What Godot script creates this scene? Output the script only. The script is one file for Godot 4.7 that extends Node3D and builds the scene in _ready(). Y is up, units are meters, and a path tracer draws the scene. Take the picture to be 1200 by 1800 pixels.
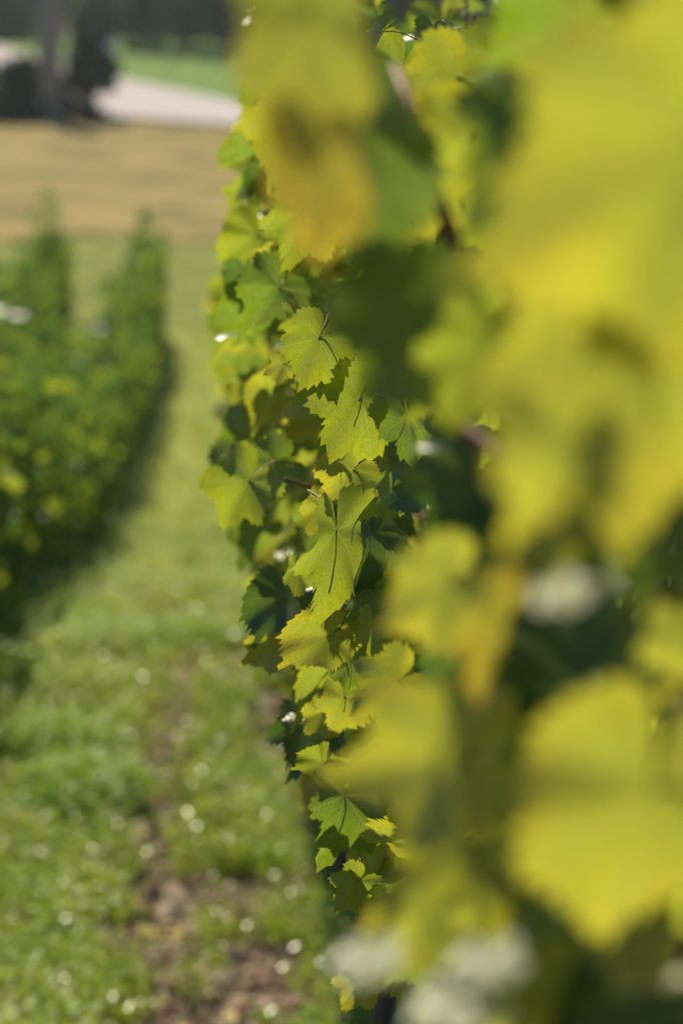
extends Node3D

const TAN_HALF := 0.225            # half the lens height over its distance
const FPX := 4000.0                # focal length in photograph pixels (1800 high)
const SUN_ELEV := 50.0
const SUN_LEFT := 14.0             # the sun stands ahead of the camera, this much to the left of the rows
const ROW_X := 0.36                # centre line of the near vine row
const LEFT_X := -1.60

var rng := RandomNumberGenerator.new()
var noise := FastNoiseLite.new()
var cam_t: Transform3D
var sun_v: Vector3
var taken := {}
var sunlit := []
var leaf_mats := []
var blade_shapes := []
var leaf_meshes := {}
var bark: StandardMaterial3D
var cane_mat: StandardMaterial3D
var petiole_mat: StandardMaterial3D
var profile := Curve.new()


# ---------------------------------------------------------------- helpers
func numbered(called: String) -> String:
	if not taken.has(called):
		taken[called] = 0
		return called
	taken[called] += 1
	return "%s_%03d" % [called, taken[called]]

func base(called: String, at := Vector3.ZERO) -> Node3D:
	var o := Node3D.new()
	o.name = numbered(called)
	add_child(o)
	o.position = at
	return o

func tag(o: Node3D, label: String, category := "", group := "", kind := "") -> Node3D:
	o.set_meta("label", label)
	if category: o.set_meta("category", category)
	if group: o.set_meta("group", group)
	if kind: o.set_meta("kind", kind)
	return o

func put(called: String, m: Mesh, parent: Node3D, mat: Material = null, t := Transform3D.IDENTITY) -> MeshInstance3D:
	var o := MeshInstance3D.new()
	o.name = numbered(called) if parent == self else called
	o.mesh = m
	if mat: o.material_override = mat
	parent.add_child(o, true)
	o.transform = t
	return o

func structure(called: String, m: Mesh, mat: Material, label: String) -> MeshInstance3D:
	var o := put(called, m, self, mat)
	o.set_meta("kind", "structure")
	o.set_meta("label", label)
	return o

func ground(z: float) -> float:   # z = metres ahead of the camera
	return profile.sample(clampf(z, -40.0, 900.0))

func spot(x: float, z: float, h := 0.0) -> Vector3:
	return Vector3(x, ground(z) + h, -z)

func at(px: float, py: float, depth: float) -> Vector3:   # where a thing of the photograph stands, given how far off it is
	return cam_t * (Vector3((px - 600.0) / FPX, (900.0 - py) / FPX, -1.0) * depth)

func seen_at(p: Vector3) -> Vector3:
	var c := cam_t.affine_inverse() * p
	if c.z > -0.02: return Vector3(1e6, 1e6, c.z)
	return Vector3(600.0 + FPX * c.x / -c.z, 900.0 - FPX * c.y / -c.z, -c.z)

func lin(r: float, g: float, b: float) -> Color:
	return Color(r, g, b).linear_to_srgb()

func mat_of(c: Color, rough := 0.8, spec := 0.5) -> StandardMaterial3D:
	var m := StandardMaterial3D.new()
	m.albedo_color = c
	m.roughness = rough
	m.metallic_specular = spec
	return m

func noise_tex(freq: float, ramp: Array, size := 512, sd := 1, octaves := 5) -> NoiseTexture2D:
	var n := FastNoiseLite.new()
	n.seed = sd
	n.frequency = freq
	n.noise_type = FastNoiseLite.TYPE_SIMPLEX_SMOOTH
	n.fractal_octaves = octaves
	var t := NoiseTexture2D.new()
	t.width = size
	t.height = size
	t.seamless = true
	t.noise = n
	var g := Gradient.new()
	var off := PackedFloat32Array()
	var col := PackedColorArray()
	for r in ramp:
		off.append(r[0])
		col.append(r[1])
	g.offsets = off
	g.colors = col
	t.color_ramp = g
	return t

func earth_mat(ramp: Array, metres: float, sd: int, bump := 0.0) -> StandardMaterial3D:
	var m := StandardMaterial3D.new()
	m.albedo_texture = noise_tex(0.012, ramp, 512, sd)
	m.uv1_triplanar = true
	m.uv1_world_triplanar = true
	m.uv1_scale = Vector3.ONE / metres
	m.roughness = 0.95
	m.metallic_specular = 0.25
	if bump > 0.0:
		m.heightmap_enabled = true
		m.heightmap_texture = noise_tex(0.03, [[0.0, Color.BLACK], [1.0, Color.WHITE]], 512, sd + 5)
		m.heightmap_scale = bump
	return m

func tube(st: SurfaceTool, pts: Array, radii: Array, sides := 6) -> void:
	var n := pts.size()
	var rings := []
	var side := Vector3.ZERO
	for i in n:
		var d: Vector3 = (pts[mini(i + 1, n - 1)] - pts[maxi(i - 1, 0)]).normalized()
		if side == Vector3.ZERO:
			side = d.cross(Vector3(0.31, 0.2, 0.93)).normalized()
		side = (side - d * side.dot(d)).normalized()
		var b := d.cross(side)
		var ring := []
		for k in sides:
			var a := TAU * k / sides
			ring.append(pts[i] + (side * cos(a) + b * sin(a)) * radii[i])
		rings.append(ring)
	for i in n - 1:
		for k in sides:
			var l := (k + 1) % sides
			for v in [rings[i][k], rings[i][l], rings[i + 1][l], rings[i][k], rings[i + 1][l], rings[i + 1][k]]:
				st.add_vertex(v)
	for e in [0, n - 1]:
		var c: Vector3 = pts[e]
		for k in sides:
			var l := (k + 1) % sides
			var q := [c, rings[e][l], rings[e][k]] if e == 0 else [c, rings[e][k], rings[e][l]]
			for v in q: st.add_vertex(v)

func begin() -> SurfaceTool:
	var st := SurfaceTool.new()
	st.begin(Mesh.PRIMITIVE_TRIANGLES)
	return st

func finish(st: SurfaceTool) -> ArrayMesh:
	st.index()
	st.generate_normals()
	return st.commit()


# ---------------------------------------------------------------- vine leaves
const OUTLINE := [[0, 1.0], [10, 0.95], [22, 0.78], [30, 0.72], [40, 0.84], [52, 0.93], [62, 0.86], [76, 0.7], [86, 0.67], [100, 0.75], [116, 0.78], [130, 0.7], [148, 0.62], [162, 0.5], [170, 0.32], [180, 0.1]]

func outline_at(deg: float, lobed: float) -> float:
	deg = absf(deg)
	for i in OUTLINE.size() - 1:
		if deg <= OUTLINE[i + 1][0]:
			var t: float = (deg - OUTLINE[i][0]) / (OUTLINE[i + 1][0] - OUTLINE[i][0])
			t = t * t * (3.0 - 2.0 * t)
			var r: float = lerpf(OUTLINE[i][1], OUTLINE[i + 1][1], t)
			return lerpf(lerpf(0.93, 0.66, clampf(deg / 165.0, 0, 1)) * (1.0 if deg < 160 else r / 0.5), r, lobed)
	return 0.1

# a vine leaf: petiole junction at the origin, tip towards +y, upper face towards +z, one unit from junction to tip
func blade(kind: int, teeth: int, rings: Array) -> SurfaceTool:
	var r := RandomNumberGenerator.new()
	r.seed = 400 + kind
	var lobed := r.randf_range(0.35, 1.15)
	var skew := r.randf_range(-0.14, 0.14)
	var cup := r.randf_range(-0.36, 0.22)
	var fold := r.randf_range(-0.05, 0.45)
	var wave := r.randf_range(0.06, 0.2)
	var ph := r.randf() * TAU
	var flat := 0.25 if kind == 13 else 1.0     # one shape lies nearly flat
	var droop := r.randf_range(-0.05, 0.4)
	cup *= flat
	fold *= flat
	wave *= flat
	droop *= flat
	var angs := []
	var rad := []
	var span := 171.0
	for i in teeth:
		var a0 := lerpf(-span, span, float(i) / teeth)
		var step := 2.0 * span / teeth
		var big := (r.randf_range(0.5, 1.3) * (1.0 if i % 2 == 0 else 0.55) if r.randf() > 0.06 else -0.9)
		var lean := 0.68 if a0 < 0 else 0.32
		for k in [[0.0, -0.055], [lean, 0.075]] if teeth > 12 else [[0.0, 0.0]]:
			var a: float = a0 + step * (k[0] + (r.randf_range(-0.08, 0.08) if i > 0 else 0.0))
			angs.append(a)
			rad.append(outline_at(a, lobed) * (1.0 + k[1] * big + skew * signf(a)))
	angs.append(span)
	rad.append(outline_at(span, lobed))
	var st := begin()
	var n := angs.size()
	var place := func(a: float, rr: float, edge: float) -> Vector3:
		var th := deg_to_rad(a)
		var x := sin(th) * rr
		var y := cos(th) * rr
		var d := rr * rr
		var vein := cos(th * 5.5) * 0.028 * rr
		var z := cup * d + fold * (sqrt(x * x + 0.004) - 0.06) + wave * sin(3.0 * th + ph) * d + 0.5 * wave * sin(7.0 * th + 2.0 * ph) * d * edge - droop * y * absf(y) + vein
		z += 0.05 * noise.get_noise_3d(x * 90.0, y * 90.0, kind * 70.0) * rr
		return Vector3(x * (1.0 - 0.12 * absf(fold)), y, z)
	st.set_uv(Vector2(0.5, 0.45))
	st.add_vertex(place.call(0.0, 0.0, 0.0))
	for f in rings:
		for i in n:
			# inner rings run smooth, the rim carries the teeth
			var rr: float = rad[i] * f if f > 0.9 else lerpf(outline_at(angs[i], lobed), rad[i], f * f) * f
			var v: Vector3 = place.call(angs[i], rr, f)
			st.set_uv(Vector2(0.5 + sin(deg_to_rad(angs[i])) * rr * 0.45, 0.45 + cos(deg_to_rad(angs[i])) * rr * 0.45))
			st.add_vertex(v)
	for i in n - 1:
		for v in [0, 1 + i, 2 + i]: st.add_index(v)
	for k in rings.size() - 1:
		for i in n - 1:
			var a := 1 + k * n + i
			for v in [a, a + n, a + 1, a + 1, a + n, a + n + 1]: st.add_index(v)
	st.generate_normals()
	return st

func leaf_mesh(kind: int, tone: int) -> ArrayMesh:
	var key := kind * 16 + tone
	if not leaf_meshes.has(key):
		var m := ArrayMesh.new()
		m = blade_shapes[kind][0].commit(m)
		m.surface_set_material(0, leaf_mats[tone])
		m = blade_shapes[kind][1].commit(m)
		m.surface_set_material(1, petiole_mat)
		leaf_meshes[key] = m
	return leaf_meshes[key]

func leaf_textures() -> void:
	var S := 512
	var vein := PackedFloat32Array()
	vein.resize(S * S)
	var halo := PackedFloat32Array()
	halo.resize(S * S)
	var stamp := func(into: PackedFloat32Array, a: Vector2, b: Vector2, wide: float, strong: float) -> PackedFloat32Array:
		var steps := int(a.distance_to(b) * S * 1.3) + 1
		for i in steps + 1:
			var t := float(i) / steps
			var p := a.lerp(b, t) * S
			var w := lerpf(wide, wide * 0.45, t)
			var e := int(ceil(w)) + 1
			for dy in range(-e, e + 1):
				for dx in range(-e, e + 1):
					var qx := int(p.x) + dx
					var qy := int(p.y) + dy
					if qx < 0 or qy < 0 or qx >= S or qy >= S: continue
					var d := Vector2(qx + 0.5 - p.x, qy + 0.5 - p.y).length()
					var v := strong * clampf(1.0 - d / (w + 0.7), 0.0, 1.0)
					if v > into[qy * S + qx]: into[qy * S + qx] = v
		return into
	var o := Vector2(0.5, 0.45)
	var r := RandomNumberGenerator.new()
	r.seed = 9
	for main in [[0, 1.0], [52, 0.92], [-52, 0.92], [112, 0.76], [-112, 0.76]]:
		var th: float = deg_to_rad(main[0])
		var dir := Vector2(sin(th), cos(th))
		vein = stamp.call(vein, o, o + dir * main[1] * 0.44, 3.6, 1.0)
		halo = stamp.call(halo, o, o + dir * main[1] * 0.44, 26.0, 1.0)
		for k in 7:
			var s: float = (0.16 + 0.11 * k) * main[1]
			for side in [-1, 1]:
				var d2 := dir.rotated(side * deg_to_rad(r.randf_range(36, 48)))
				var q := o + dir * s * 0.45
				var e := q + d2 * (0.36 * (1.05 - s)) * 0.45
				vein = stamp.call(vein, q, e, 2.0, 0.8)
				halo = stamp.call(halo, q, e, 15.0, 0.8)
				for j in 4:
					var q2: Vector2 = q.lerp(e, 0.2 + 0.2 * j)
					for s2 in [-1, 1]:
						vein = stamp.call(vein, q2, q2 + d2.rotated(s2 * deg_to_rad(r.randf_range(45, 80))) * r.randf_range(0.02, 0.05), 0.9, 0.42)
	var pics := []
	for spec in [[0.006, 3, 4], [0.03, 11, 4], [0.09, 21, 3]]:
		var n := FastNoiseLite.new()
		n.seed = spec[1]
		n.frequency = spec[0]
		n.fractal_octaves = spec[2]
		n.noise_type = FastNoiseLite.TYPE_SIMPLEX_SMOOTH
		pics.append(n.get_image(S, S, false, false, true).get_data())
	var cells := FastNoiseLite.new()
	cells.noise_type = FastNoiseLite.TYPE_CELLULAR
	cells.cellular_return_type = FastNoiseLite.RETURN_DISTANCE2_SUB
	cells.frequency = 0.07
	cells.fractal_type = FastNoiseLite.FRACTAL_NONE
	cells.seed = 4
	pics.append(cells.get_image(S, S, false, false, true).get_data())
	# colours of the blade, of its margin, and how far it has turned: linear values
	var tones := [
		[Color(0.20, 0.31, 0.020), Color(0.30, 0.36, 0.02), 0.25, 0.15],   # mid green
		[Color(0.34, 0.43, 0.020), Color(0.45, 0.45, 0.025), 0.45, 0.6],    # lime
		[Color(0.45, 0.48, 0.026), Color(0.56, 0.48, 0.035), 0.6, 0.7],     # yellow green
		[Color(0.53, 0.56, 0.05), Color(0.60, 0.51, 0.045), 0.6, 0.5],    # yellow
		[Color(0.60, 0.49, 0.035), Color(0.60, 0.38, 0.03), 0.7, 0.5],     # golden
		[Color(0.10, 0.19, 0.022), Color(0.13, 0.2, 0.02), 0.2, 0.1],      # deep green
		[Color(0.30, 0.16, 0.030), Color(0.20, 0.08, 0.02), 0.7, 1.0],     # turning brown
	]
	var bumps := Image.create(S, S, false, Image.FORMAT_L8)
	for i in S * S:
		var b: float = 0.5 - 0.42 * vein[i] + 0.35 * (pics[3][i] / 255.0 - 0.4) + 0.25 * (pics[1][i] / 255.0 - 0.5)
		bumps.set_pixel(i % S, i / S, Color(b, b, b))
	var bump_tex := ImageTexture.create_from_image(bumps)
	for k in tones.size():
		var t: Array = tones[k]
		var bytes := PackedByteArray()
		bytes.resize(S * S * 3)
		var body: Color = t[0]
		var rim: Color = t[1]
		var spots: float = t[3]
		for y in S:
			for x in S:
				var i := y * S + x
				var j := (i + k * 7919) % (S * S)
				var big: float = pics[0][j] / 255.0
				var mid: float = pics[1][j] / 255.0
				var fine: float = pics[2][j] / 255.0
				var cell: float = pics[3][i] / 255.0
				var dx := (x / 512.0 - 0.5) / 0.45
				var dy := (y / 512.0 - 0.45) / 0.45
				var edge: float = clampf((dx * dx + dy * dy) * 1.15 + (big - 0.5) * 1.1, 0.0, 1.0) * t[2]
				var c := body.lerp(rim, edge)
				var v := vein[i]
				var h := halo[i]
				var shade := 0.86 + 0.28 * mid
				shade *= 1.0 - 0.14 * clampf(1.0 - cell * 3.0, 0.0, 1.0)
				c = Color(c.r * shade, c.g * shade, c.b * shade)
				if k < 5: c = c.lerp(Color(0.17, 0.31, 0.02), h * [0.35, 0.4, 0.45, 0.36, 0.34][k])
				c = c.lerp(Color(0.5, 0.5, 0.13) if k < 5 else Color(0.22, 0.26, 0.08), v * 0.6)
				var s: float = clampf((fine - 0.70) * 9.0, 0.0, 1.0) * clampf((mid - 0.42) * 5.0, 0.0, 1.0) * spots
				c = c.lerp(Color(0.22, 0.10, 0.02), s * 0.75)
				var burn: float = clampf((edge + (mid - 0.5) * 0.7 - 0.78) * 7.0, 0.0, 1.0) * spots
				c = c.lerp(Color(0.20, 0.085, 0.02), burn * 0.7)
				c = c.linear_to_srgb()
				bytes[i * 3] = clampi(int(c.r * 255.0), 0, 255)
				bytes[i * 3 + 1] = clampi(int(c.g * 255.0), 0, 255)
				bytes[i * 3 + 2] = clampi(int(c.b * 255.0), 0, 255)
		var m := StandardMaterial3D.new()
		m.albedo_texture = ImageTexture.create_from_image(Image.create_from_data(S, S, false, Image.FORMAT_RGB8, bytes))
		m.roughness = 0.31
		m.metallic_specular = 0.7
		m.backlight_enabled = true
		m.backlight = lin(1.3, 1.3, 1.3)
		m.heightmap_enabled = true
		m.heightmap_texture = bump_tex
		m.heightmap_scale = 0.035
		m.cull_mode = BaseMaterial3D.CULL_DISABLED
		leaf_mats.append(m)

func leaf_basis(normal: Vector3, tip: Vector3, size: float) -> Basis:
	var z := normal.normalized()
	var y := (tip - z * tip.dot(z)).normalized()
	return Basis(y.cross(z), y, z) * size

func make_shapes() -> void:
	for k in 14:
		var st := blade(k, 34 + (k * 5) % 13, [0.3, 0.6, 0.84, 1.0])
		var p := begin()
		var bend := 0.25 * sin(k * 2.1)
		tube(p, [Vector3(0, 0.03, 0.0), Vector3(bend * 0.1, -0.09, -0.04), Vector3(bend * 0.35, -0.22, -0.12), Vector3(bend * 0.7, -0.34, -0.24), Vector3(bend * 1.1, -0.45, -0.4), Vector3(bend * 1.6, -0.55, -0.6)], [0.017, 0.014, 0.0135, 0.013, 0.014, 0.018], 5)
		p.index()
		p.generate_normals()
		blade_shapes.append([st, p, st.commit(), p.commit()])


# ---------------------------------------------------------------- vines
func leaf_on(vine: Node3D, pos: Vector3, b: Basis, kind: int, tone: int) -> MeshInstance3D:
	return put("leaf", leaf_mesh(kind, tone), vine, null, Transform3D(b, pos - vine.position))

func piece(px: Array, py: Array, v: float) -> float:
	for i in px.size() - 1:
		if v <= px[i + 1]:
			return lerpf(py[i], py[i + 1], clampf((v - px[i]) / (px[i + 1] - px[i]), 0.0, 1.0))
	return py[-1]

func face_of(h: float) -> float:      # how far the leaf wall stands out towards the lane, by height above the soil
	return piece([0.0, 0.95, 1.15, 1.5, 2.1, 2.4], [0.34, 0.30, 0.17, 0.05, 0.04, 0.14], h)

func trunk_and_canes(vine: Node3D, top: float, seedling: int) -> void:
	var r := RandomNumberGenerator.new()
	r.seed = 50 + seedling
	var st := begin()
	var pts := []
	var rad := []
	for i in 9:
		var t := i / 8.0
		pts.append(Vector3(0.05 * sin(t * 5.0 + seedling) * t, 0.86 * t - 0.05, 0.05 * cos(t * 4.0 + seedling * 2.0) * t))
		rad.append(lerpf(0.032, 0.022, t) * r.randf_range(0.88, 1.18) * (1.35 if i == 0 else 1.0))
	tube(st, pts, rad, 9)
	put("trunk", finish(st), vine, bark)
	var head: Vector3 = pts[-1]
	for s in [-1, 1]:
		var arm := begin()
		tube(arm, [head, head + Vector3(0.0, 0.05, 0.18 * s), head + Vector3(0.01, 0.06, 0.5 * s)], [0.018, 0.013, 0.009], 7)
		put("cordon", finish(arm), vine, bark)
	for k in 7:
		var c := begin()
		var z0 := -0.48 + 0.16 * k
		var p := Vector3(head.x, head.y + 0.05, z0)
		var line := [p]
		var thick := [0.0055]
		for i in 7:
			p += Vector3(r.randf_range(-0.03, 0.03), (top - 0.95) / 7.0, r.randf_range(-0.035, 0.035))
			line.append(p)
			thick.append(lerpf(0.0052, 0.0022, i / 6.0) * (1.3 if i % 2 else 1.0))
		tube(c, line, thick, 6)
		put("cane", finish(c), vine, cane_mat)

func allowed(p: Vector3, size: float) -> bool:     # keeps the loose leaves inside the outline that the row has
	var s := seen_at(p)
	if s.z < 0.35: return absf(p.x) > 0.28
	var reach := 0.75 * size * FPX / s.z
	if s.x - reach > 1240.0 or s.y + 1.5 * reach < -60 or s.y - reach > 1860: return true
	if s.z < 1.2: return false
	if s.z < 2.3:
		return s.x - reach > piece([0, 300, 520, 660, 900, 1150, 1400, 1800], [700, 710, 700, 720, 700, 690, 650, 630], s.y)
	if s.z < 2.62:
		return s.x - reach > piece([0, 500, 900, 1100, 1300, 1500, 1800], [600, 560, 640, 620, 590, 600, 615], s.y)
	return s.x - reach * 0.8 > piece([0, 150, 300, 600, 800, 1000, 1100, 1300, 1450, 1600, 1800], [450, 415, 395, 385, 385, 425, 465, 500, 575, 610, 630], s.y)

func shades(p: Vector3, size: float) -> bool:      # would it hang between the sun and a leaf that the sun shines through?
	for s in sunlit:
		var to: Vector3 = p - s[0]
		var far := to.dot(sun_v)
		if far > 0.0 and far < 1.6 and (to - sun_v * far).length() < s[1] + size * 0.6: return true
	return false

func loose_leaf(x_mid: float, z: float, top: float, bottom: float, r: RandomNumberGenerator) -> Array:
	var h := lerpf(bottom, top, pow(r.randf(), 0.9))
	var face := face_of(h)
	var u := r.randf()
	var depth := pow(u, 2.0)
	var x := lerpf(face, 0.74 - 0.2 * face, depth) + r.randfn(0.0, 0.025)
	var out := Vector3(-1, 0, 0).lerp(Vector3(1, 0, 0), smoothstep(0.25, 0.75, depth))
	var n := (sun_v * 0.75 + out * 0.35 + Vector3(r.randfn(0, 0.5), r.randfn(0, 0.45), r.randfn(0, 0.5))).normalized()
	var tip := (Vector3(0, -1.0, 0) + out * 0.5 + Vector3(r.randfn(0, 0.4), r.randfn(0, 0.3), r.randfn(0, 0.4))).normalized()
	var size: float = clampf(r.randfn(0.064, 0.017), 0.026, 0.1)
	return [Vector3(x - ROW_X + x_mid, ground(z) + h, -z), leaf_basis(n, tip, size), size, depth]

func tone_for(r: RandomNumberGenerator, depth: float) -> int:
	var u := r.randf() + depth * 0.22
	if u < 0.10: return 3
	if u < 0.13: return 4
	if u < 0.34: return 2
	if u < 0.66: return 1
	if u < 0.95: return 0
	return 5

# a vine whose leaves are too small or too blurred to part: one joined mass of leaves
func far_vine(seedling: int, top: float, bottom: float, count: int) -> Node3D:
	var r := RandomNumberGenerator.new()
	r.seed = 900 + seedling
	var vine := base("grapevine")
	trunk_and_canes(vine, top, seedling)
	var simple := []
	for k in 4:
		simple.append(blade(20 + k, 11, [0.55, 1.0]).commit())
	var parts := {}
	for i in count:
		var d: Array = loose_leaf(0.0, 0.0, top, bottom, r)
		var tone: int = ([1, 2, 3, 0, 0, 5] if top > 2.1 else [1, 5, 5, 0, 5, 5])[r.randi() % 6]
		if not parts.has(tone): parts[tone] = begin()
		var p: Vector3 = d[0] - Vector3(0, ground(0.0), 0)
		p.z = r.randf_range(-0.56, 0.56)
		if top < 2.1:                        # untrimmed: the top is uneven and single shoots stand out of it
			p.y *= 0.9 + 0.1 * sin(p.z * 9.0 + seedling * 2.3) + 0.05 * sin(p.z * 23.0)
			if r.randf() < 0.045:
				p = Vector3(r.randfn(0, 0.06), top * r.randf_range(0.9, 1.28), [-0.4, -0.12, 0.22, 0.47][r.randi() % 4] + r.randfn(0, 0.03))
		parts[tone].append_from(simple[r.randi() % 4], 0, Transform3D(d[1] * 1.12, p))
	for tone in parts:
		var o := put("leaves", parts[tone].commit(), vine, leaf_mats[tone])
		o.set_meta("kind", "stuff")
	return vine

func copy_of(o: Node3D, called: String) -> Node3D:
	var c: Node3D = o.duplicate()
	c.name = numbered(called)
	add_child(c)
	return c


# leaves that the photograph shows singly: where they hang, how far off, how long, where the tip points (degrees, 0 = down, 90 = left),
# the way the blade faces (as the camera sees it: right, up, towards), tone, shape
const GLOW := Vector3(0.15, 0.05, 1.0)
const EDGE := Vector3(0.8, 0.1, 0.6)
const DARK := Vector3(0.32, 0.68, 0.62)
const SHINE := Vector3.ZERO          # as the sun glints off it

func hero_leaves() -> Array:
	return [
		# just in front of the lens, at the right
		[1150, 285, 0.80, 0.140, 66, Vector3(0.2, -0.15, 1.0), 3, 0], [1110, 655, 0.85, 0.125, 12, Vector3(-0.1, 0.0, 1.0), 3, 1],
		[985, 815, 0.80, 0.052, 20, Vector3(0.35, 0.15, 1.0), 3, 3],
		[915, 215, 1.12, 0.085, 30, DARK, 0, 4], [1180, 60, 0.95, 0.06, 160, GLOW, 2, 5],
		[548, 85, 0.93, 0.102, 2, Vector3(0.83, 0.02, 0.56), 3, 13], [562, 275, 0.95, 0.084, -6, Vector3(0.86, 0.05, 0.5), 4, 13], [590, 385, 1.0, 0.035, 10, GLOW, 4, 5],
		[640, 270, 1.2, 0.16, 2, Vector3(0.8, 0.4, 0.45), 0, 8], [725, 560, 1.15, 0.118, 75, Vector3(0.62, 0.5, 0.6), 0, 0], [770, 330, 1.7, 0.08, 20, GLOW, 2, 9], [850, 380, 1.75, 0.07, -20, GLOW, 1, 10], [790, 160, 1.9, 0.08, 30, GLOW, 2, 11], [900, 540, 1.5, 0.07, 10, GLOW, 1, 12],
		[712, 392, 1.3, 0.020, 30, GLOW, 4, 1], [835, 635, 1.1, 0.066, 30, Vector3(0.1, 0.0, 1.0), 1, 2],
		[815, 270, 1.6, 0.085, 20, Vector3(0.2, -0.1, 1.0), 2, 3], [845, 115, 2.0, 0.085, 60, Vector3(-0.2, 0.1, 1.0), 1, 4], [935, 95, 1.9, 0.05, 10, GLOW, 1, 6],
		[975, 880, 1.05, 0.06, 60, Vector3(0.4, 0.5, 0.75), 2, 7], [1100, 955, 1.2, 0.09, 70, DARK, 0, 8],
		[765, 1035, 1.15, 0.062, 60, Vector3(0.1, 0.0, 1.0), 3, 0], [868, 1110, 1.0, 0.062, 25, Vector3(0.86, 0.0, 0.32), 4, 1],
		[985, 1040, 0.86, 0.026, 20, SHINE, 1, 2], [1040, 1000, 1.2, 0.06, 60, Vector3(0.5, 0.2, 0.7), 2, 3],
		[1190, 1140, 0.97, 0.042, 10, GLOW, 3, 4], [1165, 985, 1.05, 0.04, 30, DARK, 0, 5],
		[765, 1345, 1.06, 0.085, 78, Vector3(0.15, 0.1, 1.0), 3, 6], [800, 1510, 1.12, 0.078, 40, Vector3(0.45, 0.5, 0.8), 2, 7],
		[1140, 1445, 0.88, 0.10, 8, Vector3(0.1, -0.05, 1.0), 3, 8], [915, 1465, 1.2, 0.05, 25, Vector3(0.75, 0.1, 0.6), 1, 0],
		[1125, 1670, 0.95, 0.045, 80, Vector3(0.3, 0.85, 0.45), 3, 1],
		[640, 1685, 0.95, 0.034, 80, SHINE, 0, 2], [800, 1765, 0.86, 0.040, 40, SHINE, 0, 3], [850, 1690, 0.87, 0.032, 70, SHINE, 0, 4], [740, 1640, 1.05, 0.05, 30, Vector3(0.2, 0.2, 1.0), 3, 5],
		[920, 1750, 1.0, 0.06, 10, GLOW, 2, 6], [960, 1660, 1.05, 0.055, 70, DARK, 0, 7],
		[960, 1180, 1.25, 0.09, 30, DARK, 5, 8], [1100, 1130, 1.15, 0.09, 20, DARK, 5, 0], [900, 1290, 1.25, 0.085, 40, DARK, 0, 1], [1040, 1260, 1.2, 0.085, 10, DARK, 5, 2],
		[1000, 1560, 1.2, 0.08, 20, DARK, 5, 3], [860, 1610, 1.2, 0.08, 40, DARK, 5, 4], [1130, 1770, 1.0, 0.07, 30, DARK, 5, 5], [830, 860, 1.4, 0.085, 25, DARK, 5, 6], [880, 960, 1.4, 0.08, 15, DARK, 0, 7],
		# where the lens is sharp
		[622, 722, 2.39, 0.092, 35, Vector3(0.5, 0.05, 0.87), 1, 1], [612, 838, 2.52, 0.062, 38, Vector3(0.2, 0.1, 1.0), 2, 3],
		[590, 965, 2.37, 0.122, 16, Vector3(0.9, 0.05, 0.5), 1, 2], [568, 1128, 2.47, 0.07, 55, Vector3(0.5, 0.25, 0.8), 2, 5],
		[552, 612, 2.38, 0.074, 25, Vector3(0.1, 0.0, 1.0), 1, 0], [492, 642, 2.55, 0.03, 70, GLOW, 2, 4],
		[425, 862, 2.86, 0.092, 38, Vector3(-0.2, 0.1, 1.0), 1, 6], [468, 815, 2.95, 0.08, 70, Vector3(0.3, 0.35, 0.9), 0, 7],
		[682, 1205, 2.05, 0.066, 60, Vector3(0.2, 0.2, 1.0), 2, 1], [535, 1292, 2.85, 0.092, 25, DARK, 5, 2], [516, 1264, 2.8, 0.028, 80, SHINE, 0, 3],
		[603, 1420, 2.5, 0.088, 25, Vector3(0.55, 0.4, 0.75), 0, 4], [500, 1062, 2.75, 0.08, 30, DARK, 5, 5], [655, 955, 2.5, 0.09, 10, Vector3(0.6, 0.5, 0.6), 5, 6],
		[735, 862, 2.2, 0.052, 85, DARK, 5, 7], [690, 880, 2.3, 0.045, 20, Vector3(0.7, 0.2, 0.6), 0, 8], [640, 1040, 2.5, 0.06, 40, DARK, 0, 0], [718, 745, 2.25, 0.07, 10, Vector3(0.7, 0.3, 0.6), 0, 1],
		[528, 560, 2.6, 0.045, 60, Vector3(0.6, 0.2, 0.75), 1, 9], [560, 900, 2.55, 0.05, 40, Vector3(0.5, 0.1, 0.85), 2, 10], [640, 880, 2.42, 0.04, 70, Vector3(0.3, 0.5, 0.8), 1, 11], [520, 1010, 2.6, 0.045, 10, Vector3(0.7, 0.1, 0.7), 1, 12],
		[615, 1180, 2.5, 0.045, 20, Vector3(0.6, 0.2, 0.75), 0, 9], [560, 1260, 2.65, 0.045, 50, Vector3(0.4, 0.2, 0.9), 2, 10], [660, 1110, 2.45, 0.05, 15, Vector3(0.7, 0.3, 0.6), 1, 11], [655, 640, 2.45, 0.05, 30, Vector3(0.6, 0.3, 0.7), 1, 12],
		[525, 392, 2.75, 0.088, 20, Vector3(0.25, 0.0, 1.0), 1, 2], [482, 520, 2.95, 0.085, 35, Vector3(0.35, 0.2, 0.9), 0, 3], [520, 330, 2.85, 0.03, 70, SHINE, 0, 4], [445, 430, 3.5, 0.09, 20, GLOW, 1, 5],
		[705, 140, 2.6, 0.095, 15, Vector3(0.35, 0.1, 0.9), 1, 6], [765, 60, 2.5, 0.05, 10, DARK, 0, 7], [425, 275, 4.1, 0.07, 60, GLOW, 1, 8], [440, 262, 4.0, 0.05, 20, DARK, 5, 0],
		[620, 1560, 2.45, 0.05, 45, GLOW, 1, 1], [625, 1730, 2.4, 0.05, 30, Vector3(0.2, 0.1, 1.0), 2, 2], [470, 1150, 2.75, 0.05, 60, GLOW, 2, 3], [600, 1240, 2.6, 0.06, 20, GLOW, 2, 4],
		[560, 1345, 2.55, 0.04, 80, EDGE, 1, 5],
	]


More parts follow.
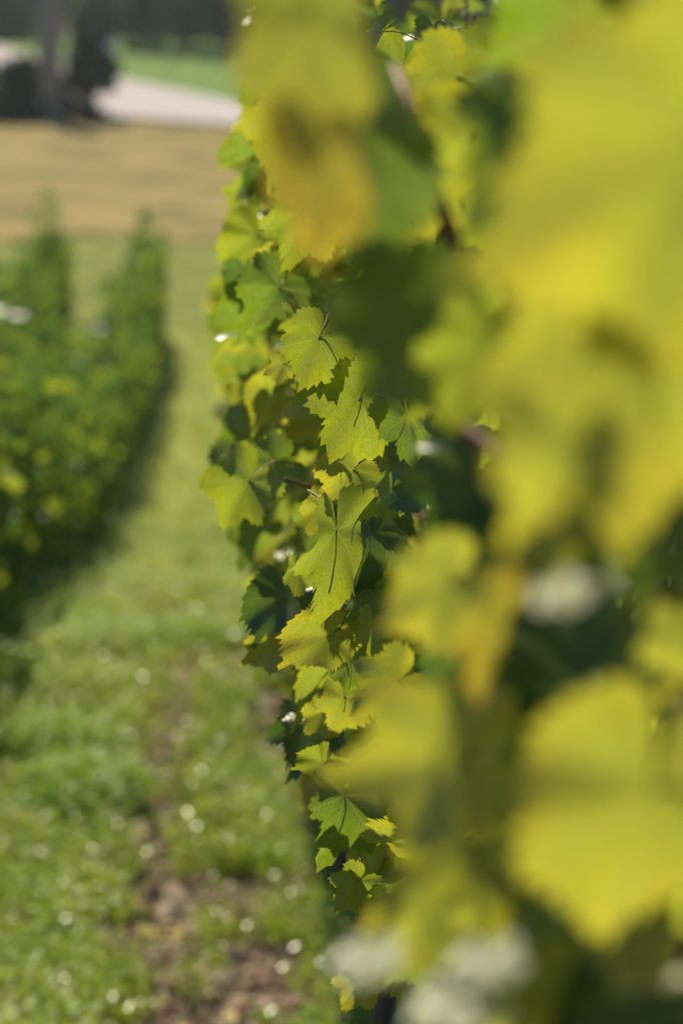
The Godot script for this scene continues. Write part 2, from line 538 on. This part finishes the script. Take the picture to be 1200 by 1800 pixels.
# ---------------------------------------------------------------- ground cover and trees
func scatter(called: String, m: Mesh, mat: Material, places: Array, tints: Array, label: String) -> void:
	var mm := MultiMesh.new()
	mm.transform_format = MultiMesh.TRANSFORM_3D
	mm.use_colors = true
	mm.mesh = m
	mm.instance_count = places.size()
	for i in places.size():
		mm.set_instance_transform(i, places[i])
		mm.set_instance_color(i, tints[i])
	var o := MultiMeshInstance3D.new()
	o.name = numbered(called)
	o.multimesh = mm
	o.material_override = mat
	add_child(o)
	o.set_meta("kind", "stuff")
	o.set_meta("label", label)

func sprig(seedling: int, leaves: int, tall: float, leaf: float) -> ArrayMesh:
	var r := RandomNumberGenerator.new()
	r.seed = seedling
	var st := begin()
	for i in leaves:
		var a := r.randf() * TAU
		var h := tall * r.randf_range(0.25, 1.0)
		var c := Vector3(cos(a), 0, sin(a)) * r.randf_range(0.1, 0.55) * tall + Vector3(0, h, 0)
		var n := Vector3(r.randfn(0, 0.5), 1.0, r.randfn(0, 0.5)).normalized()
		var b := leaf_basis(n, Vector3(cos(a), -0.2, sin(a)), leaf * r.randf_range(0.6, 1.2))
		var q := []
		for v in [Vector3(0, -0.5, 0), Vector3(-0.33, 0.0, 0.1), Vector3(0, 0.6, -0.05), Vector3(0.33, 0.0, 0.1), Vector3(0, 0.05, 0)]:
			q.append(c + b * v)
		for t in [[0, 1, 4], [1, 2, 4], [2, 3, 4], [3, 0, 4]]:
			for k in t: st.add_vertex(q[k])
		if i % 2 == 0:
			var w := Vector3(0.0012, 0, 0.0012)
			for v in [Vector3(0, 0, 0) - w, c + w * 0.5, Vector3(0, 0, 0) + w]: st.add_vertex(v)
	st.generate_normals()
	return st.commit()

func tuft(seedling: int, blades: int, tall: float) -> ArrayMesh:
	var r := RandomNumberGenerator.new()
	r.seed = seedling
	var st := begin()
	for i in blades:
		var a := r.randf() * TAU
		var d := Vector3(cos(a), 0, sin(a))
		var s := Vector3(-d.z, 0, d.x) * 0.028 * tall
		var h := tall * r.randf_range(0.5, 1.0)
		var p0 := d * 0.04 * tall
		var p1 := p0 + d * 0.16 * tall + Vector3(0, h * 0.6, 0)
		var p2 := p0 + d * r.randf_range(0.3, 0.6) * tall + Vector3(0, h, 0)
		for v in [p0 - s, p1 - s * 0.8, p0 + s, p0 + s, p1 - s * 0.8, p1 + s * 0.8, p1 - s * 0.8, p2, p1 + s * 0.8]: st.add_vertex(v)
	st.generate_normals()
	return st.commit()

func sheet(x0: float, x1: float, nx: int, zs: Array, lift: float, ragged := 0.0) -> ArrayMesh:
	var st := begin()
	for k in zs.size():
		for i in nx + 1:
			var x := lerpf(x0, x1, float(i) / nx)
			var z: float = zs[k] + (ragged * (noise.get_noise_2d(x * 22.0, 7.0) + 0.6 * noise.get_noise_2d(x * 90.0, 31.0)) if k == 0 else 0.0)
			st.add_vertex(Vector3(x, ground(z) + lift, -z))
	for j in zs.size() - 1:
		for i in nx:
			var a := j * (nx + 1) + i
			var b := a + nx + 1
			for v in [a, b, b + 1, a, b + 1, a + 1]: st.add_index(v)
	st.generate_normals()
	return st.commit()

func steps(z0: float, z1: float, n: int) -> Array:
	var out := []
	for i in n + 1: out.append(lerpf(z0, z1, float(i) / n))
	return out

func make_tree(called: String, x: float, z: float, tall: float, wide: float, low: float, kind: String, c: Color, seedling: int, label: String, category := "tree") -> void:
	var r := RandomNumberGenerator.new()
	r.seed = seedling
	var o := base(called, spot(x, z, -0.05))
	tag(o, label, category, "trees and bushes at the far edge of the fields")
	var st := begin()
	tube(st, [Vector3.ZERO, Vector3(0.03 * tall * r.randf(), tall * 0.3, 0), Vector3(0.03 * tall, tall * 0.6, 0.02 * tall), Vector3(0.0, tall * 0.9, 0)], [tall * 0.03, tall * 0.022, tall * 0.014, tall * 0.004], 8)
	for i in 7:
		var a := r.randf() * TAU
		var h := tall * r.randf_range(maxf(low, 0.2), 0.75)
		var d := Vector3(cos(a), r.randf_range(0.3, 0.9), sin(a)) * wide * 0.55
		tube(st, [Vector3(0.02 * tall, h, 0), Vector3(0, h, 0) + d * 0.5, Vector3(0, h, 0) + d], [tall * 0.011, tall * 0.007, tall * 0.002], 5)
	put("trunk", finish(st), o, bark)
	var cr := begin()
	var lumps := []
	for i in 26:
		var t := r.randf()
		var w := wide * (sqrt(maxf(0.05, 1.0 - pow(absf(t * 2.0 - 0.8) / 1.25, 2.0))) if kind == "round" else (1.02 - 0.85 * t))
		var a := r.randf() * TAU
		var rr := w * sqrt(r.randf()) * 0.8
		lumps.append([Vector3(cos(a) * rr, tall * lerpf(low, 0.93, t), sin(a) * rr), wide * r.randf_range(0.22, 0.42)])
	for l in lumps:
		for i in 85:
			var d: Vector3 = Vector3(r.randfn(), r.randfn(), r.randfn()).normalized() * l[1] * pow(r.randf(), 0.4)
			var p: Vector3 = l[0] + d
			var b := leaf_basis(Vector3(r.randfn(), r.randfn() + 0.7, r.randfn()), Vector3(r.randfn(), r.randfn(), r.randfn()), wide * r.randf_range(0.08, 0.15) + 0.06)
			var q := []
			for v in [Vector3(0, -1, 0), Vector3(-0.6, 0, 0.15), Vector3(0, 1, 0), Vector3(0.6, 0, 0.15)]: q.append(p + b * v)
			for k in [0, 1, 2, 0, 2, 3]: cr.add_vertex(q[k])
	cr.generate_normals()
	var m := mat_of(c, 0.55, 0.4)
	m.backlight_enabled = true
	m.backlight = Color(c.r * 0.75, c.g * 0.75, c.b * 0.5)
	m.cull_mode = BaseMaterial3D.CULL_DISABLED
	put("crown", cr.commit(), o, m)


# ---------------------------------------------------------------- the scene
func _ready() -> void:
	rng.seed = 77
	noise.seed = 5
	noise.frequency = 0.02
	# camera: a short telephoto, wide open, sharp at 2.4 metres
	var cam := Camera3D.new()
	cam.name = "camera"
	var lens := CameraAttributesPhysical.new()
	lens.frustum_focal_length = 12.0 / TAN_HALF
	lens.exposure_aperture = 2.4
	lens.frustum_focus_distance = 2.4
	lens.frustum_near = 0.05
	lens.frustum_far = 3000.0
	cam.attributes = lens
	add_child(cam)
	cam.position = Vector3(0, 1.6, 0)
	cam.rotation = Vector3(deg_to_rad(-10.0), -atan(200.0 / FPX), 0)
	cam.fov = rad_to_deg(2.0 * atan(TAN_HALF))
	cam.near = 0.05
	cam.far = 3000.0
	cam.current = true
	cam_t = cam.transform
	# sky and sun
	var sky_m := ProceduralSkyMaterial.new()
	sky_m.sky_top_color = Color(0.30, 0.47, 0.74)
	sky_m.sky_horizon_color = Color(0.74, 0.80, 0.86)
	sky_m.ground_bottom_color = Color(0.25, 0.24, 0.18)
	sky_m.ground_horizon_color = Color(0.6, 0.62, 0.6)
	sky_m.sky_curve = 0.12
	var sky := Sky.new()
	sky.sky_material = sky_m
	var env := Environment.new()
	env.background_mode = Environment.BG_SKY
	env.sky = sky
	env.background_energy_multiplier = 0.7
	env.tonemap_mode = Environment.TONE_MAPPER_LINEAR
	env.tonemap_exposure = 1.3
	env.fog_enabled = true
	env.fog_density = 0.00035
	env.fog_light_color = Color(0.82, 0.84, 0.80)
	env.sdfgi_enabled = true
	env.ssao_enabled = true
	env.ssil_enabled = true
	var we := WorldEnvironment.new()
	we.name = "world_environment"
	we.environment = env
	add_child(we)
	var sun := DirectionalLight3D.new()
	sun.name = "sun"
	sun.light_energy = 1.5
	sun.light_color = Color(1.0, 0.95, 0.85)
	sun.light_angular_distance = 0.5
	sun.shadow_enabled = true
	var e := deg_to_rad(SUN_ELEV)
	var a := deg_to_rad(SUN_LEFT)
	sun_v = Vector3(-sin(a) * cos(e), sin(e), -cos(a) * cos(e))
	add_child(sun)
	sun.look_at_from_position(sun_v * 50.0, Vector3.ZERO)

	# lie of the land along the rows: down to the bottom of the slope, then up the other side
	profile.min_domain = -40.0
	profile.max_domain = 900.0
	profile.min_value = -20.0
	profile.max_value = 120.0
	var lie := [[-40, 6.0], [0, 0.0], [6.5, -1.0], [12, -1.35], [19, -2.4], [24, -2.95], [29.6, -3.25], [36.8, -3.45], [44.8, -3.3], [51.6, -3.1], [68, -2.3], [110, -1.3], [160, 1.0], [200, 4.4], [260, 9.0], [400, 16.0], [900, 60.0]]
	for i in lie.size():
		var before: Array = lie[maxi(i - 1, 0)]
		var after: Array = lie[mini(i + 1, lie.size() - 1)]
		var s: float = (after[1] - before[1]) / (after[0] - before[0])
		profile.add_point(Vector2(lie[i][0], lie[i][1]), s, s)

	# materials
	bark = earth_mat([[0.0, lin(0.045, 0.03, 0.02)], [0.5, lin(0.11, 0.08, 0.055)], [1.0, lin(0.2, 0.16, 0.12)]], 0.25, 41, 0.6)
	cane_mat = earth_mat([[0.0, lin(0.13, 0.05, 0.03)], [0.5, lin(0.22, 0.10, 0.06)], [1.0, lin(0.3, 0.17, 0.1)]], 0.12, 43, 0.1)
	cane_mat.roughness = 0.5
	petiole_mat = mat_of(lin(0.26, 0.17, 0.05), 0.45, 0.5)
	leaf_textures()
	make_shapes()

	# ---- land
	var soil := earth_mat([[0.0, lin(0.035, 0.024, 0.017)], [0.35, lin(0.075, 0.052, 0.034)], [0.55, lin(0.12, 0.085, 0.055)], [0.8, lin(0.085, 0.09, 0.035)], [1.0, lin(0.17, 0.13, 0.09)]], 1.4, 61, 2.5)
	var zs := steps(-30, 4, 17) + steps(4.2, 40, 180) + steps(41, 300, 130) + steps(310, 890, 59)
	structure("ground", sheet(-420, 420, 60, zs, 0.0), soil, "brown vineyard soil falling away downhill between the rows")
	var lane := earth_mat([[0.0, lin(0.22, 0.27, 0.06)], [0.4, lin(0.30, 0.35, 0.085)], [0.6, lin(0.36, 0.40, 0.11)], [1.0, lin(0.4, 0.39, 0.15)]], 2.2, 67, 2.0)
	structure("grassy_lane", sheet(-60, 0.2, 40, steps(19, 51, 60), 0.02), lane, "grassy lanes between the vine rows at the foot of the slope")
	var meadow := earth_mat([[0.0, lin(0.12, 0.15, 0.03)], [0.45, lin(0.18, 0.21, 0.035)], [1.0, lin(0.27, 0.26, 0.06)]], 6.0, 71, 3.0)
	structure("meadow", sheet(-60, 60, 120, steps(50, 76, 26), 0.05, 2.0), meadow, "green grass strip across the bottom of the slope")
	var stubble := earth_mat([[0.0, lin(0.11, 0.105, 0.03)], [0.38, lin(0.2, 0.17, 0.05)], [0.55, lin(0.31, 0.23, 0.07)], [0.72, lin(0.35, 0.25, 0.085)], [1.0, lin(0.18, 0.18, 0.055)]], 41.0, 73, 4.0)
	structure("stubble_field", sheet(-60, 60, 160, steps(68, 165, 40), 0.10, 5.0), stubble, "tan harvested field beyond the green strip")
	var bank := earth_mat([[0.0, lin(0.08, 0.14, 0.03)], [0.5, lin(0.14, 0.24, 0.04)], [1.0, lin(0.22, 0.31, 0.07)]], 8.0, 79, 4.0)
	structure("grass_bank", sheet(-260, 260, 40, steps(164.5, 300, 60), 0.15), bank, "green grassy bank behind the pale road")
	# the pale road comes up from low at the right and curves away uphill to the left
	var road := begin()
	var cols := 60
	for i in cols + 1:
		var t := float(i) / cols
		var e0 := Vector2(piece([0, 0.3, 0.6, 0.8, 1.0], [-32, -20, -8, 1.5, 40], t), piece([0, 0.3, 0.6, 0.8, 1.0], [228, 198, 159.5, 149, 140], t))
		var e1 := Vector2(piece([0, 0.3, 0.6, 0.8, 1.0], [-36, -25.5, -9.9, 1.7, 42], t), piece([0, 0.3, 0.6, 0.8, 1.0], [280, 252, 198, 171, 160], t))
		for j in 13:
			var q := e0.lerp(e1, j / 12.0)
			road.add_vertex(Vector3(q.x, ground(q.y) + 0.32, -q.y))
	for i in cols:
		for j in 12:
			var q := i * 13 + j
			for v in [q, q + 1, q + 14, q, q + 14, q + 13]: road.add_index(v)
	road.generate_normals()
	structure("gravel_road", road.commit(), earth_mat([[0.0, lin(0.42, 0.36, 0.31)], [0.5, lin(0.52, 0.46, 0.41)], [1.0, lin(0.6, 0.54, 0.49)]], 5.0, 83, 2.0), "pale gravel road crossing behind the tan field")

	# ---- the near row: posts, wires, vines
	var wood := earth_mat([[0.0, lin(0.03, 0.018, 0.014)], [0.6, lin(0.085, 0.05, 0.035)], [1.0, lin(0.15, 0.1, 0.075)]], 0.3, 47, 0.5)
	for k in 5:
		var pz := 3.02 + 5.5 * k
		var st := begin()
		tube(st, [Vector3(0, -0.3, 0), Vector3(0, 1.2, 0), Vector3(0.005, 2.42, 0), Vector3(0.005, 2.45, 0)], [0.026, 0.025, 0.024, 0.016], 10)
		var post := put("trellis_post", finish(st), self, wood)
		post.position = spot(ROW_X + 0.02, pz)
		tag(post, "dark wooden trellis post among the leaves of the near vine row" if k == 0 else "dark trellis post farther down the near vine row, hidden in leaves", "post", "posts of the near vine row")
	var wire_m := mat_of(lin(0.45, 0.45, 0.43), 0.35, 0.5)
	wire_m.metallic = 0.9
	var wire_at := [["lowest", 0.86], ["second lowest", 1.3], ["second highest", 1.75], ["highest", 2.2]]
	for w in wire_at:
		var st := begin()
		var pts := []
		var rad := []
		for i in 41:
			pts.append(spot(ROW_X + 0.015, -0.6 + 1.5 * i, w[1]))
			rad.append(0.0013)
		tube(st, pts, rad, 5)
		tag(put("trellis_wire", finish(st), self, wire_m), "thin steel wire along the near vine row, %s of four" % w[0], "wire", "trellis wires of the near row")

	var vines := []
	var ahead := ["at the right edge of the frame, its big yellow leaves out of focus", "just behind the blurred foreground leaves", "with the sharpest serrated leaves, beside the lane", "behind the sharp leaves, its lobes turned to the lane", "fifth from the camera along the leaf wall", "sixth from the camera along the leaf wall", "seventh from the camera along the leaf wall", "eighth from the camera along the leaf wall"]
	for k in 8:
		var z := 0.7 + 1.1 * k
		var vine := base("grapevine", spot(ROW_X, z))
		tag(vine, "grapevine " + ahead[k], "grapevine", "grapevines of the near row")
		trunk_and_canes(vine, 2.35, k)
		vines.append(vine)
	var counts := [0, 0, 0, 0, 0, 0, 0, 0]
	for d in hero_leaves():
		var c := cam_t.basis
		var n: Vector3 = c * (d[5] as Vector3).normalized()
		if d[5] == SHINE: d[7] = 13
		if d[5] == SHINE: n = (sun_v + (cam_t.origin - at(d[0], d[1], d[2])).normalized()).normalized()
		var th := deg_to_rad(d[4])
		var tip: Vector3 = c * Vector3(-sin(th), -cos(th), 0.0)
		var b := leaf_basis(n, tip, d[3] * (0.64 if d[2] < 1.8 else 0.74))
		var p := at(d[0], d[1], d[2]) - b.y * 0.22
		var k := clampi(int((-p.z - 0.15) / 1.1), 0, 7)
		var lf := MeshInstance3D.new()
		lf.name = "leaf"
		lf.mesh = blade_shapes[d[7]][2]
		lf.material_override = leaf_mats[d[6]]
		vines[k].add_child(lf, true)
		lf.transform = Transform3D(b, p - vines[k].position)
		put("petiole", blade_shapes[d[7]][3], lf, petiole_mat)
		if (d[5] as Vector3).normalized().z > 0.72 or d[5] == SHINE: sunlit.append([p + b.y * 0.3, d[3] * 0.62])
		counts[k] += 1
	#DEBUG
	for k in 8:
		var tries := 0
		while counts[k] < 285 and tries < 2500:
			tries += 1
			var z := 0.15 + 1.1 * (k + rng.randf())
			var d: Array = loose_leaf(ROW_X, z, 2.42, 0.72 if rng.randf() < 0.1 else 1.02, rng)
			if not allowed(d[0], d[2]): continue
			if shades(d[0], d[2]): continue
			leaf_on(vines[k], d[0], d[1], rng.randi() % 14, tone_for(rng, d[3]))
			counts[k] += 1
	# canes and tendrils that show between the leaves
	for d in [[[[690, 120, 1.36], [735, 230, 1.34], [760, 320, 1.32], [800, 440, 1.3]], 0.0045], [[[850, 440, 1.08], [880, 490, 1.08], [910, 560, 1.09], [960, 620, 1.1]], 0.0042], [[[715, 655, 1.32], [760, 705, 1.3], [815, 755, 1.27], [880, 805, 1.25], [960, 850, 1.22]], 0.0048], [[[478, 862, 2.88], [500, 842, 2.9], [560, 862, 2.95], [620, 900, 3.0]], 0.0024], [[[1010, 52, 1.6], [1090, 46, 1.58], [1200, 40, 1.55], [1260, 45, 1.55]], 0.0026]]:
		var st := begin()
		var pts := []
		var rad := []
		for q in d[0]:
			pts.append(at(q[0], q[1], q[2]) - vines[1].position)
			rad.append(d[1])
		tube(st, pts, rad, 7)
		put("cane", finish(st), vines[1], cane_mat)
	var clip := begin()
	tube(clip, [Vector3(-0.004, 0, 0), Vector3(0.0, 0.004, 0.001), Vector3(0.004, 0, 0), Vector3(0.0, -0.004, 0.001), Vector3(-0.004, 0, 0)], [0.0028, 0.0028, 0.0028, 0.0028, 0.0028], 6)
	var clip_o := put("vine_clip", finish(clip), self, mat_of(lin(0.6, 0.02, 0.015), 0.4))
	clip_o.position = at(938, 35, 1.9)
	tag(clip_o, "tiny red clip among the leaves at the top of the near row", "clip")

	# the rest of the near row, and the rows to the left
	var protos := []
	for k in 4: protos.append(far_vine(k, 2.3, 0.95, 330))
	var used := 0
	var ends := {}
	for i in 37:
		var z := 9.5 + 1.1 * i
		var v: Node3D = protos[used] if used < 4 else copy_of(protos[i % 4], "grapevine")
		used += 1
		v.position = spot(ROW_X, z)
		v.rotation.y = 0.0
		tag(v, "grapevine far down the near row, hidden behind nearer leaves", "grapevine", "far grapevines of the near row")
	var low := []
	for k in 4: low.append(far_vine(10 + k, 2.05, 0.35, 480))
	used = 0
	for row in [[LEFT_X, 9.6, 49.0, "left"], [-3.65, 27.0, 49.5, "second left"], [-5.7, 44.0, 49.6, "third left"]]:
		var z: float = row[1]
		while z < row[2]:
			var v: Node3D = low[used] if used < 4 else copy_of(low[rng.randi() % 4], "grapevine")
			used += 1
			v.position = spot(row[0] + rng.randfn(0, 0.03), z)
			v.scale = Vector3(1, rng.randf_range(0.84, 1.1) * piece([10, 30, 42, 50], [0.92, 0.94, 1.08, 1.2], z), 1)
			if z + 1.1 >= row[2]:
				tag(v, "last and tallest grapevine at the far end of the %s row" % row[3], "grapevine", "grapevines of the rows at the left")
			else:
				tag(v, "blurred grapevine in the %s row, sunlit top, dark side" % row[3], "grapevine", "grapevines of the rows at the left")
			z += 1.1

	# ---- weeds and grass of the lane
	var weed_m := mat_of(Color.WHITE, 0.42, 0.32)
	weed_m.vertex_color_use_as_albedo = true
	weed_m.backlight_enabled = true
	weed_m.backlight = lin(1.1, 1.1, 0.8)
	weed_m.cull_mode = BaseMaterial3D.CULL_DISABLED
	var shiny_m: StandardMaterial3D = weed_m.duplicate()
	shiny_m.roughness = 0.22
	shiny_m.metallic_specular = 0.5
	var bins := {}
	for i in 62000:
		var z := 4.8 + 20.0 * pow(rng.randf(), 1.25)
		var x := rng.randf_range(-0.115 * z - 0.6, 0.75)
		var track := exp(-pow((x + 0.14 + 0.012 * z + 0.06 * sin(z * 0.9)) / (0.15 + 0.006 * z), 2.0))
		var patch := noise.get_noise_2d(x * 45.0, z * 30.0) + 0.5 * noise.get_noise_2d(x * 140.0, z * 110.0)
		if rng.randf() < track * 0.97 * clampf((21.0 - z) / 5.0, 0.0, 1.0) or patch + rng.randfn(0, 0.12) < -0.16 + (0.10 if z < 8.5 else 0.0) * clampf((8.5 - z) / 3.0, 0, 1): continue
		if x > 0.2 and rng.randf() < 0.5: continue
		var kind := rng.randi() % 6
		if not bins.has(kind): bins[kind] = [[], []]
		var s := rng.randf_range(0.55, 1.35) * (1.0 + 0.5 * clampf((z - 8.0) / 10.0, 0, 1))
		bins[kind][0].append(Transform3D(Basis(Vector3.UP, rng.randf() * TAU).scaled(Vector3.ONE * s), spot(x, z)))
		var g := rng.randf()
		var c := Color(0.25, 0.39, 0.035).lerp(Color(0.49, 0.56, 0.08), g)
		if rng.randf() < 0.08: c = Color(0.34, 0.3, 0.08)
		bins[kind][1].append(c)
	var meshes := [sprig(1, 9, 0.07, 0.026), sprig(2, 10, 0.09, 0.034), sprig(3, 7, 0.05, 0.032), tuft(4, 9, 0.11), tuft(5, 7, 0.09), sprig(6, 14, 0.13, 0.03)]
	for k in 6:
		scatter(["weeds", "weeds", "weeds", "grass", "grass", "weeds"][k], meshes[k], shiny_m if k < 2 else weed_m, bins[k][0], bins[k][1], ["small broad weeds covering the lane", "clover leaves scattered along the lane", "low rosettes of weed beside the bare track", "short grass tufts on the lane", "fine grass between the weeds", "taller leafy weeds at the edges of the lane"][k])
	# a bright green clump on the brow where the lane drops away, and others along it
	var tall_p := []
	var tall_c := []
	for i in 900:
		var c: Array = [[-0.66, 12.4, 0.35], [-0.9, 13.0, 0.3], [-0.35, 12.8, 0.3], [-0.75, 9.6, 0.18], [-0.6, 8.8, 0.2]][mini(rng.randi() % 7, 4)]
		var x: float = c[0] + rng.randfn(0, c[2] * 0.5)
		var z: float = c[1] + rng.randfn(0, c[2] * 0.7)
		tall_p.append(Transform3D(Basis(Vector3.UP, rng.randf() * TAU).scaled(Vector3.ONE * rng.randf_range(0.8, 1.5)), spot(x, z)))
		tall_c.append(Color(0.24, 0.40, 0.03).lerp(Color(0.36, 0.5, 0.05), rng.randf()))
	scatter("weeds", meshes[5], weed_m, tall_p, tall_c, "bright green leafy weeds on the brow of the lane")
	var far_p := []
	var far_c := []
	for i in 9000:
		var z := 19.0 + 32.0 * rng.randf()
		var x := rng.randf_range(-0.115 * z - 1.5, 0.4)
		far_p.append(Transform3D(Basis(Vector3.UP, rng.randf() * TAU).scaled(Vector3.ONE * rng.randf_range(1.0, 2.0)), spot(x, z)))
		far_c.append(Color(0.36, 0.46, 0.09).lerp(Color(0.58, 0.58, 0.2), rng.randf()))
	scatter("grass", meshes[3], weed_m, far_p, far_c, "grass of the lane lower down the slope")
	# dry leaves and stalks on the bare track
	var dry_p := []
	var dry_c := []
	for i in 7500:
		var z := 4.8 + 14.0 * rng.randf()
		var x := -0.14 - 0.012 * z + rng.randfn(0, 0.3)
		var n := Vector3(rng.randfn(0, 0.5), 1.0, rng.randfn(0, 0.5))
		dry_p.append(Transform3D(leaf_basis(n, Vector3(rng.randfn(), 0, rng.randfn()), rng.randf_range(0.008, 0.03) if i % 9 else rng.randf_range(0.04, 0.07)), spot(x, z, 0.014)))
		dry_c.append(Color(0.16, 0.09, 0.045).lerp(Color(0.36, 0.27, 0.15), rng.randf()) if rng.randf() > 0.2 else (Color(0.18, 0.05, 0.03) if i % 2 else Color(0.45, 0.34, 0.06)))
	var dry_m := mat_of(Color.WHITE, 0.6, 0.4)
	dry_m.vertex_color_use_as_albedo = true
	dry_m.cull_mode = BaseMaterial3D.CULL_DISABLED
	scatter("dry_leaves", blade(30, 9, [0.6, 1.0]).commit(), dry_m, dry_p, dry_c, "dry brown leaf scraps on the bare track")

	# ---- beyond the road: pole, trees, bushes
	var pole := base("utility_pole", spot(-11.7, 155.5))
	tag(pole, "tall grey pole at the left, in front of a dark tree", "pole")
	var ps := begin()
	tube(ps, [Vector3(0, -0.3, 0), Vector3(0, 8, 0), Vector3(0, 17, 0)], [0.85, 0.78, 0.72], 14)
	put("shaft", finish(ps), pole, earth_mat([[0.0, lin(0.2, 0.19, 0.16)], [1.0, lin(0.32, 0.30, 0.27)]], 2.0, 91))
	var cs := begin()
	tube(cs, [Vector3(-1.6, 15.6, 0), Vector3(1.6, 15.6, 0)], [0.1, 0.1], 6)
	put("crossarm", finish(cs), pole, wood)
	make_tree("cypress_tree", -9.2, 158.0, 7.6, 2.5, 0.0, "round", lin(0.022, 0.035, 0.02), 201, "dark narrow tree right beside the grey pole")
	make_tree("dark_bush", -13.4, 157.0, 3.7, 3.2, 0.0, "round", lin(0.02, 0.032, 0.02), 202, "low dark bush left of the grey pole, under the pale bend of the road", "bush")
	make_tree("dark_bush", -16.8, 158.0, 3.9, 3.4, 0.0, "round", lin(0.02, 0.032, 0.02), 203, "low dark bush at the left edge of the view", "bush")
	make_tree("light_tree", -25.5, 262.0, 9.0, 5.5, 0.0, "round", lin(0.11, 0.17, 0.05), 204, "light green tree above the pale bend of the road, left of the grey pole")
	make_tree("light_tree", -13.5, 240.0, 8.0, 3.0, 0.1, "round", lin(0.12, 0.16, 0.06), 205, "pale green tree between the grey pole and the dark wood")
	var wide_trees := [[-9.5, 252, 15, 4.0], [-4, 246, 15, 4.5], [1.5, 240, 15, 5.0], [8, 234, 16, 6.0], [-35, 288, 18, 7.0], [-20, 280, 19, 7.0], [17, 226, 17, 6.5], [26, 222, 17, 6.0], [-14, 282, 19, 6.5], [-7, 278, 20, 6.5], [6, 274, 22, 7.0], [-46, 292, 18, 7.0], [36, 226, 17, 7], [0, 272, 22, 7.0]]
	var words := ["above the left end of the green bank", "above the middle of the green bank", "above the right end of the green bank", "behind the near row of vines, first along the wood", "at the left edge of the wood", "behind the grey pole at the top of the view", "behind the near row, second along the wood", "behind the near row, third along the wood", "rising behind the pale green tree", "rising behind the left end of the bank", "rising behind the right end of the bank", "beyond the left edge of the view", "beyond the right edge of the view", "rising behind the middle of the bank"]
	for i in wide_trees.size():
		var t: Array = wide_trees[i]
		make_tree("dark_tree", t[0], t[1], t[2], t[3], 0.08, "round", [lin(0.07, 0.095, 0.045), lin(0.10, 0.13, 0.055), lin(0.055, 0.075, 0.045)][i % 3], 300 + i, "dark tree of the far wood " + words[i])
	for i in 6:
		make_tree("green_bush", -9.0 + 2.3 * i, 232.0 - 3.0 * i, 1.5, 1.3, 0.0, "round", lin(0.16, 0.27, 0.06), 330 + i, "low green bush on the bank, %s from the left" % ["first", "second", "third", "fourth", "fifth", "sixth"][i], "bush")
	var sign_o := base("road_sign", spot(-10.4, 205.0))
	tag(sign_o, "pale bluish sign panel standing beside the road behind the dark tree", "sign")
	var board := BoxMesh.new()
	board.size = Vector3(1.5, 1.1, 0.06)
	put("panel", board, sign_o, mat_of(lin(0.5, 0.53, 0.6), 0.5), Transform3D(Basis.IDENTITY, Vector3(0, 2.6, 0)))
	for s in [-1, 1]:
		var leg := begin()
		tube(leg, [Vector3(0.55 * s, -0.2, -0.06), Vector3(0.55 * s, 3.1, -0.06)], [0.05, 0.05], 6)
		put("post", finish(leg), sign_o, wire_m)
